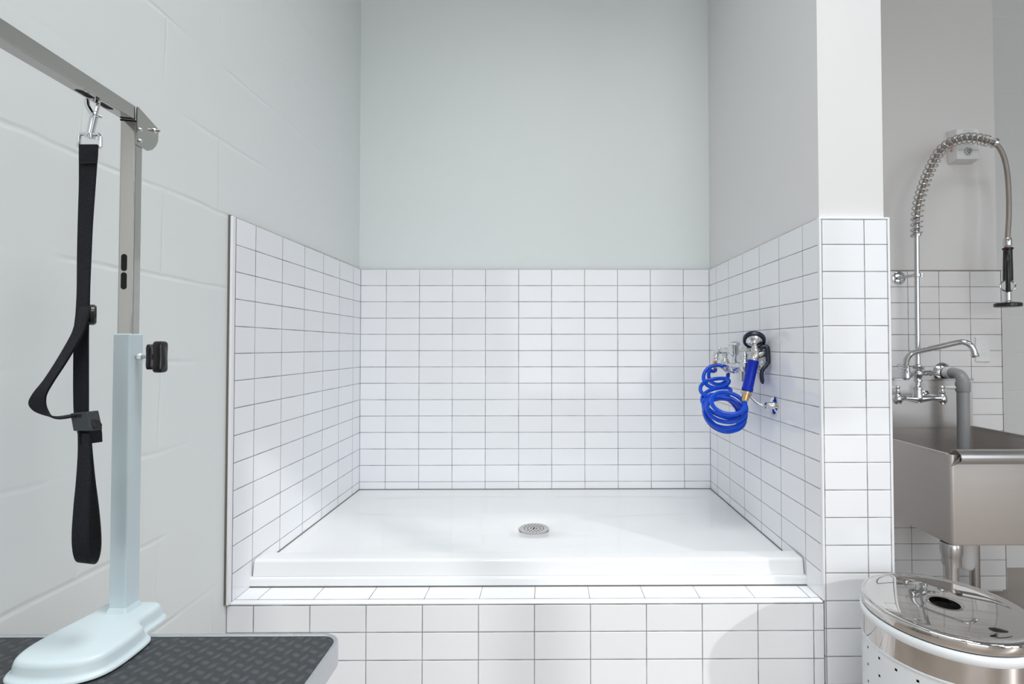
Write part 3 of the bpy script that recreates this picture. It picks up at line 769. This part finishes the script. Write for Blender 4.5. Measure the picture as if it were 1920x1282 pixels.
# rolled front rim (open at the end), swept along X
prof = [(sy0 - .0005, .755)]
for k in range(13):
    a = math.radians(200 - 190 * k / 12); prof.append((sy0 + .004 + .026 * math.cos(a), sz1 - .008 + .026 * math.sin(a)))
prof.append((sy0 + .028, .766))
th = .002
inner = [(y + (.0015 if y < sy0 + .004 else -.0015), z - .002) for y, z in prof]
poly = prof + inner[::-1]
rl = MB(); m_ = len(prof)
xs = [sx0 + .020, sx1]
vs = []; 
for j, x in enumerate(xs):
    for (y, z) in prof: vs.append((x, y, z))
for j, x in enumerate(xs):
    for (y, z) in inner: vs.append((x, y, z))
fs = []
for i in range(m_ - 1):
    fs.append((i, i + 1, m_ + i + 1, m_ + i)); fs.append((2 * m_ + i, 3 * m_ + i, 3 * m_ + i + 1, 2 * m_ + i + 1))
    fs.append((i, 2 * m_ + i, 2 * m_ + i + 1, i + 1)); fs.append((m_ + i, m_ + i + 1, 3 * m_ + i + 1, 3 * m_ + i))
rl.add(vs, fs)
# mitred corner gusset
rl.prism([(sx0 + .001, sy0 - .001, .748), (sx0 + .024, sy0 - .001, .7545), (sx0 + .024, sy0 - .022, .772), (sx0 + .020, sy0 - .020, .784)], (0, .0025, 0))
obj('rolled_rim', rl, M['steel_h'], sk, ang=40)
spl = MB().box((sx0, 2.386, sz1 - .01), (sx1, 2.398, 1.0085))
obj('backsplash', spl, M['steel'], sk, bevel=.002)
obj('splash_return', MB().box((sx0, 2.378, 1.0005), (sx1, 2.400, 1.009)), M['steel_h'], sk, bevel=.001)
for x in (1.420, 1.956):
    for y in (1.792, 2.335):
        lg = obj('leg', MB().tube([(x, y, sz0 - .002), (x, y, .03)], .0205, 18), M['steel_h'], sk)
        obj('gusset', MB().lathe([(.031, 0), (.033, -.004), (.033, -.030), (.030, -.045), (.0285, -.052), (.0285, -.078), (.0205, -.080)], (x, y, sz0), n=22), M['steel_h'], lg)
        obj('foot', MB().lathe([(0, 0), (.018, 0), (.021, .006), (.021, .026), (.012, .034), (0, .034)], (x, y, 0), n=16), M['grey'], lg)
tr = MB().lathe([(0, 0), (.014, .001), (.024, .006), (.0305, .018), (.0315, .03), (.0315, .150), (.034, .155), (.034, sz0 - .245 + .003), (0, sz0 - .245 + .003)], (1.722, 2.10, .245), n=26)
obj('drain_trap', tr, M['whitepl'], sk, label='white plastic drain trap under the basin')

# grey discharge pipe
dp_ = thing('discharge_pipe', 'grey plastic pipe bending out of the tiled wall down into the sink', 'pipe', (1.885, D2, 1.03))
obj('pipe', MB().tube(spline([(1.885, D2, 1.036), (1.885, 2.37, 1.036), (1.885, 2.345, 1.036), (1.886, 2.318, 1.030), (1.886, 2.301, 1.012), (1.886, 2.298, .985), (1.886, 2.298, .90), (1.886, 2.298, .62)], 6), .0245, 22), M['pvc'], dp_)
obj('socket', MB().lathe([(0, 0), (.0275, 0), (.0285, .003), (.0285, .045), (0, .045)], (1.886, 2.2985, .955), n=24), M['pvc'], dp_)
obj('socket', MB().lathe([(0, 0), (.0275, 0), (.0275, .026), (0, .026)], (1.885, 2.385, 1.036), (0, -1, 0), n=24), M['whitepl'], dp_, label='white socket ring behind the elbow')
obj('escutcheon', MB().lathe([(0, 0), (.046, 0), (.046, .003), (.038, .012), (.030, .018), (.026, .019), (0, .019)], (1.885, D2, 1.036), (0, -1, 0), n=32), M['chrome'], dp_)

# ------------------------------------------------------------------ pre-rinse faucet
PY = 2.285
pf = thing('pre_rinse_faucet', 'chrome pre-rinse faucet with tall spring hose mounted on the sink backsplash', 'faucet', (1.67, PY, .90))
L_, R_, C_ = P(1683, 746, PY), P(1766.5, 746, PY), P(1721, 746, PY)
bb = MB()
bb.tube([L_, L_ * .6 + C_ * .4, C_ + Vector((0, 0, -.004)), R_ * .6 + C_ * .4, R_], [.016, .0105, .019, .0105, .016], 18)
bb.lathe([(.0, -.022), (.014, -.020), (.020, -.008), (.020, .008), (.0165, .024), (.0165, .038), (.0195, .040), (.0195, .048), (.0135, .052), (.012, .056)], C_, n=22)
obj('mixer_body', bb, M['chrome'], pf)
for c, s in ((L_, -1), (R_, 1)):
    v = MB()
    v.lathe([(0, -.028), (.011, -.027), (.018, -.016), (.019, -.002), (.016, .010), (.011, .018), (.0125, .021), (.0125, .028), (.008, .031), (.0065, .044), (0, .044)], c, n=22)
    v.tube([c, c + Vector((0, .05, 0)), (c.x, 2.386, c.z)], .012, 14)
    vo = obj('valve', v, M['chrome'], pf)
    obj('inlet_flange', MB().lathe([(0, 0), (.026, 0), (.025, .004), (.015, .010), (0, .011)], (c.x, 2.386, c.z), (0, -1, 0), n=24), M['chrome'], vo)
    l = MB(); h = c + Vector((0, 0, .048))
    l.lathe([(0, -.006), (.009, -.006), (.011, 0), (.008, .006), (.003, .008), (0, .0085)], h, n=16)
    l.tube([h - X_ * s * .010, h - X_ * s * .004, h + X_ * s * .012], [.004, .006, .0045], 12)
    lo = obj('handle_hub', l, M['chrome'], vo)
    obj('lever', MB().lathe([(0, 0), (.0042, 0), (.0048, .008), (.0085, .034), (.0085, .042), (.0055, .048), (0, .050)], h + X_ * s * .008, (s, -.12, 0), n=16), M['whitepl'], vo, label='white lever handle')
# bolt-on middle faucet
A_ = P(1721, 700, PY)
rs = MB().tube([C_ + Vector((0, 0, .04)), A_ - Vector((0, 0, .030))], .0115, 18)
rs.tube([A_ + Vector((0, 0, .02)), P(1719.5, 560, PY), P(1718.5, 438, PY)], .0105, 18)
obj('riser_pipe', rs, M['chrome'], pf)
ab = MB()
ab.lathe([(.011, -.040), (.0165, -.036), (.0165, -.026), (.013, -.022), (.020, -.008), (.022, .002), (.018, .014), (.013, .020), (.013, .030), (.016, .032), (.016, .038), (.010, .042)], A_, n=22)
S0 = P(1699, 703, 2.262)
ab.tube([A_, (A_ + S0) * .5, S0], [.013, .011, .015], 16)
ab.lathe([(0, -.018), (.012, -.016), (.0175, -.008), (.0175, .018), (.0145, .024), (.0145, .042), (0, .042)], S0 + Vector((0, 0, -.004)), n=22)
V0 = P(1744, 698, PY)
ab.tube([A_, V0], [.013, .010], 14)
ab.lathe([(.008, 0), (.0125, .003), (.0125, .012), (.009, .016), (.009, .024), (.0115, .026), (.0115, .034), (.004, .040), (.0035, .050), (0, .050)], P(1732, 699, PY), (1, 0, -.05), n=18)
obj('add_on_faucet', ab, M['chrome'], pf)
# cross tee handle at the top of the add-on body and the side ring
obj('tee_handle', MB().tube([P(1711, 689, PY - .02), P(1730, 690, PY - .02)], .0045, 10).lathe([(0, -.004), (.007, -.004), (.007, .004), (0, .004)], P(1730, 690, PY - .02), (1, 0, 0), n=12), M['chrome'], pf)
rp = []
rc = P(1692, 687, 2.25)
for k in range(28):
    a = 2 * PI * k / 28; rp.append(rc + Vector((.020 * math.cos(a), .012 * math.sin(a), .010 * math.sin(a))))
obj('hook_ring', MB().tube(rp, .0026, 10, closed=True).tube([P(1699, 686, 2.25), P(1719, 687, 2.27)], .0028, 10), M['steel_h'], pf)
spk = [tuple(P(1699, 700, 2.262)), tuple(P(1699, 683, 2.260)), tuple(P(1700, 674, 2.256)), tuple(P(1706, 665, 2.248)), tuple(P(1716, 660, 2.238)), tuple(P(1760, 650, 2.185)), tuple(P(1795, 642, 2.145)), tuple(P(1807, 641.5, 2.130)), tuple(P(1818, 646, 2.118)), tuple(P(1825, 656, 2.112)), tuple(P(1827, 663, 2.110))]
obj('spout', MB().tube(spline(spk, 6), .0118, 18), M['chrome'], pf)
obj('aerator', MB().lathe([(0, 0), (.0135, 0), (.0145, .002), (.0145, .012), (.0125, .015), (0, .015)], P(1829, 669, 2.109), (P(1826, 660, 2.11) - P(1829, 669, 2.109)).normalized(), n=20), M['chrome'], pf)
# wall bracket
wk = MB().lathe([(0, 0), (.031, 0), (.031, .0018), (.029, .003), (.010, .0045), (.009, .018), (0, .018)], P(1685, 521, D2), (0, -1, 0), n=32)
wko = obj('bracket_flange', wk, M['chrome'], pf)
ba = MB().tube([P(1685, 521, 2.400), P(1697, 519, 2.36), P(1716, 516, PY)], [.008, .0068, .0068], 14)
obj('bracket_arm', ba, M['steel_h'], pf)
bc = P(1719, 516, PY)
cl = MB().lathe([(.0108, -.009), (.0155, -.009), (.0165, -.006), (.0165, .006), (.0155, .009), (.0108, .009)], bc, n=20, closed=True)
cl.obox(bc + Vector((.018, -.002, 0)), Vector((.008, 0, 0)), Vector((0, .006, 0)), Vector((0, 0, .0085)))
cl.lathe([(0, 0), (.003, 0), (.003, .003), (0, .003)], bc + Vector((.020, -.008, 0)), (0, -1, 0), n=10)
obj('bracket_clamp', cl, M['chrome'], pf, bevel=.001)
# spring arch and hose
arch = [(1718.6, 444), (1719, 415), (1722, 383), (1729, 356), (1738, 331), (1749, 307), (1761, 286), (1773, 274), (1786, 266), (1801, 261), (1817, 259), (1833, 260.5), (1849.6, 264), (1860, 267), (1867, 270), (1875, 279), (1882, 294), (1887, 314), (1890, 340), (1891.5, 372), (1891.5, 405), (1890, 432), (1889, 450)]
ap = [Vector(q) for q in spline([tuple(P(a, b, PY)) for a, b in arch], 10)]
# arc-length table
SL = [0]
for i in range(1, len(ap)): SL.append(SL[-1] + (ap[i] - ap[i - 1]).length)
def at_s(s):
    s = max(0, min(SL[-1], s)); i = 0
    while i < len(SL) - 2 and SL[i + 1] < s: i += 1
    f = (s - SL[i]) / max(1e-9, SL[i + 1] - SL[i]); return ap[i].lerp(ap[i + 1], f), (ap[i + 1] - ap[i]).normalized()
obj('flex_hose', MB().tube(ap, .0098, 14), M['hosebraid'], pf)
obj('hose_socket', MB().lathe([(.0105, 0), (.0185, 0), (.0185, .012), (.015, .016), (.0135, .020), (.0135, .090), (.0115, .094), (0, .095)], P(1718.6, 443, PY), n=20), M['chrome'], pf)
send = SL[14 * 10]
hel = []; turns = 27; NSP = turns * 16
for i in range(NSP + 1):
    w = i / NSP
    s = send * (w if w < .93 else .93 + (w - .93) * .55) + .004
    s = send * (1 - .03) * w + .003 if w < .93 else send * (.97 * .93 + (w - .93) * .6) + .003
    c, tg = at_s(s)
    e1 = Vector((0, 1, 0)); e2 = tg.cross(e1).normalized()
    a = 2 * PI * turns * w
    # thinner pitch near both ends
    rad = .0222
    hel.append(c + (e1 * math.cos(a) + e2 * math.sin(a)) * rad)
obj('spring', MB().tube(hel, .0027, 8), M['steel_h'], pf)
ec, et = at_s(send * .975)
obj('spring_collar', MB().lathe([(.010, 0), (.021, 0), (.022, .003), (.022, .012), (.015, .016), (.010, .016)], ec, et, n=20, closed=True), M['chrome'], pf)
fe = P(1889, 452, PY)
obj('hose_ferrule', MB().lathe([(0, 0), (.0155, 0), (.0165, .003), (.0165, .032), (.0145, .036), (0, .036)], P(1889, 461, PY), (0, 0, 1), n=22), M['chrome'], pf)
sg = thing('rinse_spray_gun', 'black handled spray gun hanging from the pre-rinse hose by the sink', 'spray gun', P(1890, 575, PY))
pt, pb = P(1889.5, 464, PY), P(1890, 527, PY)
L = (pt - pb).length
obj('grip', MB().lathe([(0, 0), (.0165, 0), (.0185, .006), (.0180, .05), (.0165, L - .012), (.0200, L - .008), (.0205, L - .003), (.017, L), (0, L)], pb, (pt - pb), n=24), M['black'], sg)
obj('grip_collar', MB().lathe([(0, 0), (.012, 0), (.012, .010), (0, .010)], pt, (0, 0, 1), n=18), simple('pink band', (.75, .36, .38), .4), sg, label='pink band above the black grip')
obj('lever', MB().tube(spline([tuple(P(1889.5, 478, PY - .022)), tuple(P(1889.5, 500, PY - .030)), tuple(P(1890, 525, PY - .030)), tuple(P(1890, 547, PY - .024))], 6), [.006] * 3 + [.0085] * 13 + [.009] * 3, 14), M['black'], sg)
rp = []
rc = P(1889.5, 536, PY - .010)
for k in range(32):
    a = 2 * PI * k / 32; rp.append(rc + Vector((.0330 * math.cos(a), -.002 * math.cos(a), .0245 * math.sin(a))))
obj('lever_ring', MB().tube(rp, .0032, 10, closed=True), M['chrome'], sg)
sh = P(1890, 573, PY)
obj('nozzle_neck', MB().lathe([(0, .060), (.013, .060), (.0125, .030), (.0125, .018), (.016, .014), (.034, .008), (.0385, .002), (0, .002)], sh + Vector((0, 0, .006)), n=26), M['chrome'], sg)
obj('rubber_bumper', MB().lathe([(0, -.002), (.046, -.002), (.0505, .001), (.0505, .013), (.046, .0165), (.038, .018), (0, .018)], sh - Vector((0, 0, .004)), n=36), M['black'], sg)

# ------------------------------------------------------------------ alarm strobe
sb0 = P(1794, 241, 2.372); sb1 = P(1837, 298, 2.372)
al = thing('alarm_strobe', 'white horn strobe alarm box high on the wall behind the spring hose', 'alarm', ((sb0.x + sb1.x) / 2, 2.425, sb1.z))
bx = MB()
def rct(dx, y): return [Vector((sb0.x + dx, y, sb1.z + dx)), Vector((sb1.x - dx, y, sb1.z + dx)), Vector((sb1.x - dx, y, sb0.z - dx)), Vector((sb0.x + dx, y, sb0.z - dx))]
bx.rings([rct(-.006, 2.425), rct(-.004, 2.400), rct(.0, 2.372)])
obj('housing', bx, M['whitepl'], al, bevel=.004, seg=3)
zc = (sb0.z + sb1.z) / 2; xc = (sb0.x + sb1.x) / 2
obj('seam', MB().box((sb0.x + .004, 2.3712, P(1815, 281, 2.37).z - .0008), (sb1.x - .004, 2.3722, P(1815, 281, 2.37).z + .0008)), M['pvc'], al, smooth=False)
gd = MB()
for i in range(9):
    for j in range(8):
        x = xc - .022 + i * .0055 + (.00275 if j % 2 else 0); z = sb0.z - .008 - j * .0095
        gd.lathe([(0, 0), (.0014, 0), (.0014, .0006), (0, .0006)], (x, 2.3722, z), (0, -1, 0), n=6)
obj('speaker_grille', gd, M['dark'], al)['kind'] = 'stuff'
ln = P(1814, 284, 2.372)
obj('strobe_lens', MB().lathe([(0, 0), (.016, 0), (.0165, .004), (.013, .014), (.007, .020), (0, .021)], ln, (0, -1, 0), n=8), M['chrome'], al)
obj('lens_reflector', MB().lathe([(.017, 0), (.0185, 0), (.0185, .003), (.017, .003)], ln, (0, -1, 0), n=24, closed=True), M['whitepl'], al)
tx = bpy.data.curves.new('alarm_text', 'FONT'); tx.body = 'FIRE'; tx.size = .022; tx.extrude = .0002; tx.align_x = 'CENTER'
to = bpy.data.objects.new('alarm_text', tx); COL.objects.link(to); tx.materials.append(M['red'])
MT = Matrix.Translation(Vector((sb0.x - .0050, 2.392, zc - .008)) - al.location) @ Matrix(((0, 0, -1, 0), (0, 1, 0, 0), (1, 0, 0, 0), (0, 0, 0, 1)))
bpy.context.view_layer.update()
tme = bpy.data.meshes.new_from_object(to.evaluated_get(bpy.context.evaluated_depsgraph_get()))
tme.transform(MT)
bpy.data.objects.remove(to)
tme.materials.clear(); tme.materials.append(M['red'])
to = bpy.data.objects.new('alarm_text', tme); COL.objects.link(to); to.parent = al

# ------------------------------------------------------------------ outlet
o0, o1 = P(1829.5, 631, 2.409), P(1857, 678, 2.409)
ou = thing('wall_outlet', 'white wall outlet on the tiles right of the faucet spout', 'outlet', ((o0.x + o1.x) / 2, D2, (o0.z + o1.z) / 2))
obj('cover_plate', MB().box((o0.x, 2.4085, o1.z), (o1.x, D2, o0.z)), M['whitepl'], ou, bevel=.003, seg=3)
i0, i1 = P(1839, 643.5, 2.407), P(1851, 666, 2.407)
rc_ = obj('receptacle', MB().box((i0.x, 2.4070, i1.z), (i1.x, 2.4095, i0.z)), M['whitepl'], ou, bevel=.0012)
obj('test_button', MB().box((i0.x + .006, 2.4062, (i0.z + i1.z) / 2 - .006), (i1.x - .006, 2.4072, (i0.z + i1.z) / 2 - .001)).box((i0.x + .006, 2.4062, (i0.z + i1.z) / 2 + .001), (i1.x - .006, 2.4072, (i0.z + i1.z) / 2 + .006)), M['whitepl'], rc_, bevel=.0005)
for zz in (i0.z - .0085, i1.z + .0085):
    sl = MB()
    for dx in (-.004, .004): sl.box(((i0.x + i1.x) / 2 + dx - .0006, 2.4068, zz - .003), ((i0.x + i1.x) / 2 + dx + .0006, 2.4072, zz + .003))
    obj('socket_slots', sl, M['pvc'], rc_, smooth=False)

# ------------------------------------------------------------------ trash can
tcx, tcy, LZ = .9285, 1.194, .560
tr_ = thing('trash_can', 'round white perforated trash can with mirror steel lid in front of the tiled partition', 'trash can', (tcx, tcy, 0))
BR = .166
# perforated body: grid of quads with square openings
def can_body():
    mb = MB(); cols = 24; zt, zb = .4675, .006; hz = [.4455 - .0398 * k for k in range(11)]; hs = .0027
    ha = hs / BR
    angs = []
    for c in range(cols):
        a = math.radians(-144.5 + 15 * c); step = math.radians(15)
        angs += [a - ha, a + ha, a + step * .27, a + step * .5, a + step * .73]
    zs = [zt]
    for z in hz: zs += [z + hs, z - hs]
    zs += [zb]
    na = len(angs)
    vs = [(tcx + BR * math.cos(a), tcy + BR * math.sin(a), z) for z in zs for a in angs]
    fs = []
    for i in range(len(zs) - 1):
        for k in range(na):
            if i % 2 == 1 and k % 5 == 0 and i < len(zs) - 2: continue
            l = (k + 1) % na; fs.append((i * na + k, i * na + l, (i + 1) * na + l, (i + 1) * na + k))
    mb.add(vs, fs); return mb
cb_ = obj('perforated_body', can_body(), M['canwhite'], tr_, ang=60)
obj('inner_liner', MB().lathe([(0, .01), (BR - .004, .01), (BR - .004, .50), (BR - .010, .50), (BR - .010, .02), (0, .02)], (tcx, tcy, 0), n=48), M['dark'], tr_)
obj('steel_band', MB().lathe([(BR - .003, .466), (BR + .0008, .466), (BR + .0008, .517), (BR - .003, .517)], (tcx, tcy, 0), n=96, closed=True), M['mirror'], tr_)
obj('body_hem', MB().lathe([(BR - .001, .4640), (BR + .0016, .4645), (BR + .0016, .4680), (BR - .001, .4685)], (tcx, tcy, 0), n=96, closed=True), M['canwhite'], tr_)
obj('collar', MB().lathe([(BR - .006, .514), (BR + .0015, .5145), (BR + .0035, .519), (BR + .0035, .530), (BR + .0010, .5345), (BR - .006, .535)], (tcx, tcy, 0), n=96, closed=True), M['canwhite'], tr_, label='white plastic collar under the lid')
obj('gap_ring', MB().lathe([(BR - .010, .530), (BR - .003, .530), (BR - .003, .542), (BR - .010, .542)], (tcx, tcy, 0), n=96, closed=True), M['dark'], tr_)
obj('base_ring', MB().lathe([(BR - .01, 0), (BR + .002, 0), (BR + .003, .012), (BR - .001, .016), (BR - .01, .016)], (tcx, tcy, 0), n=64, closed=True), M['black'], tr_)
LR = .1655
lp = [(LR - .003, .5385), (LR - .0002, .5375), (LR + .0010, .5390), (LR + .0012, .5550), (LR, .5585), (LR - .003, LZ + .0005), (LR - .007, LZ + .001), (LR - .010, LZ + .0004), (LR - .014, LZ - .0006), (LR - .030, LZ + .0006), (.120, LZ + .0016), (.070, LZ + .0026), (.040, LZ + .0028), (.0315, LZ + .0028), (.0298, LZ + .0018), (.0292, LZ - .003), (.0292, LZ - .010)]
lid = MB(); n = 128
vs = [(tcx + r * math.cos(2 * PI * k / n), tcy + r * math.sin(2 * PI * k / n), z) for r, z in lp for k in range(n)]
fs = [(i * n + k, i * n + (k + 1) % n, (i + 1) * n + (k + 1) % n, (i + 1) * n + k) for i in range(len(lp) - 1) for k in range(n)]
lid.add(vs, fs)
obj('lid', lid, M['mirror'], tr_, ang=50, label='mirror polished steel lid with a round finger hole')
obj('hole_liner', MB().lathe([(0, LZ - .030), (.034, LZ - .030), (.034, LZ - .006), (.0305, LZ - .006), (.0305, LZ - .027), (0, LZ - .027)], (tcx, tcy, 0), n=32), M['dark'], tr_)

# ------------------------------------------------------------------ view
vs_ = sc.view_settings
sc.display_settings.display_device = 'sRGB'
vs_.view_transform = 'Standard'; vs_.look = 'None'; vs_.gamma = 1.0; vs_.use_curve_mapping = False
vs_.exposure = -.60
sc.cycles.max_bounces = 10
sc.cycles.diffuse_bounces = 6
sc.cycles.glossy_bounces = 6
sc.cycles.sample_clamp_indirect = 8
sc.cycles.use_denoising = True
sc.cycles.caustics_reflective = False
sc.cycles.caustics_refractive = False
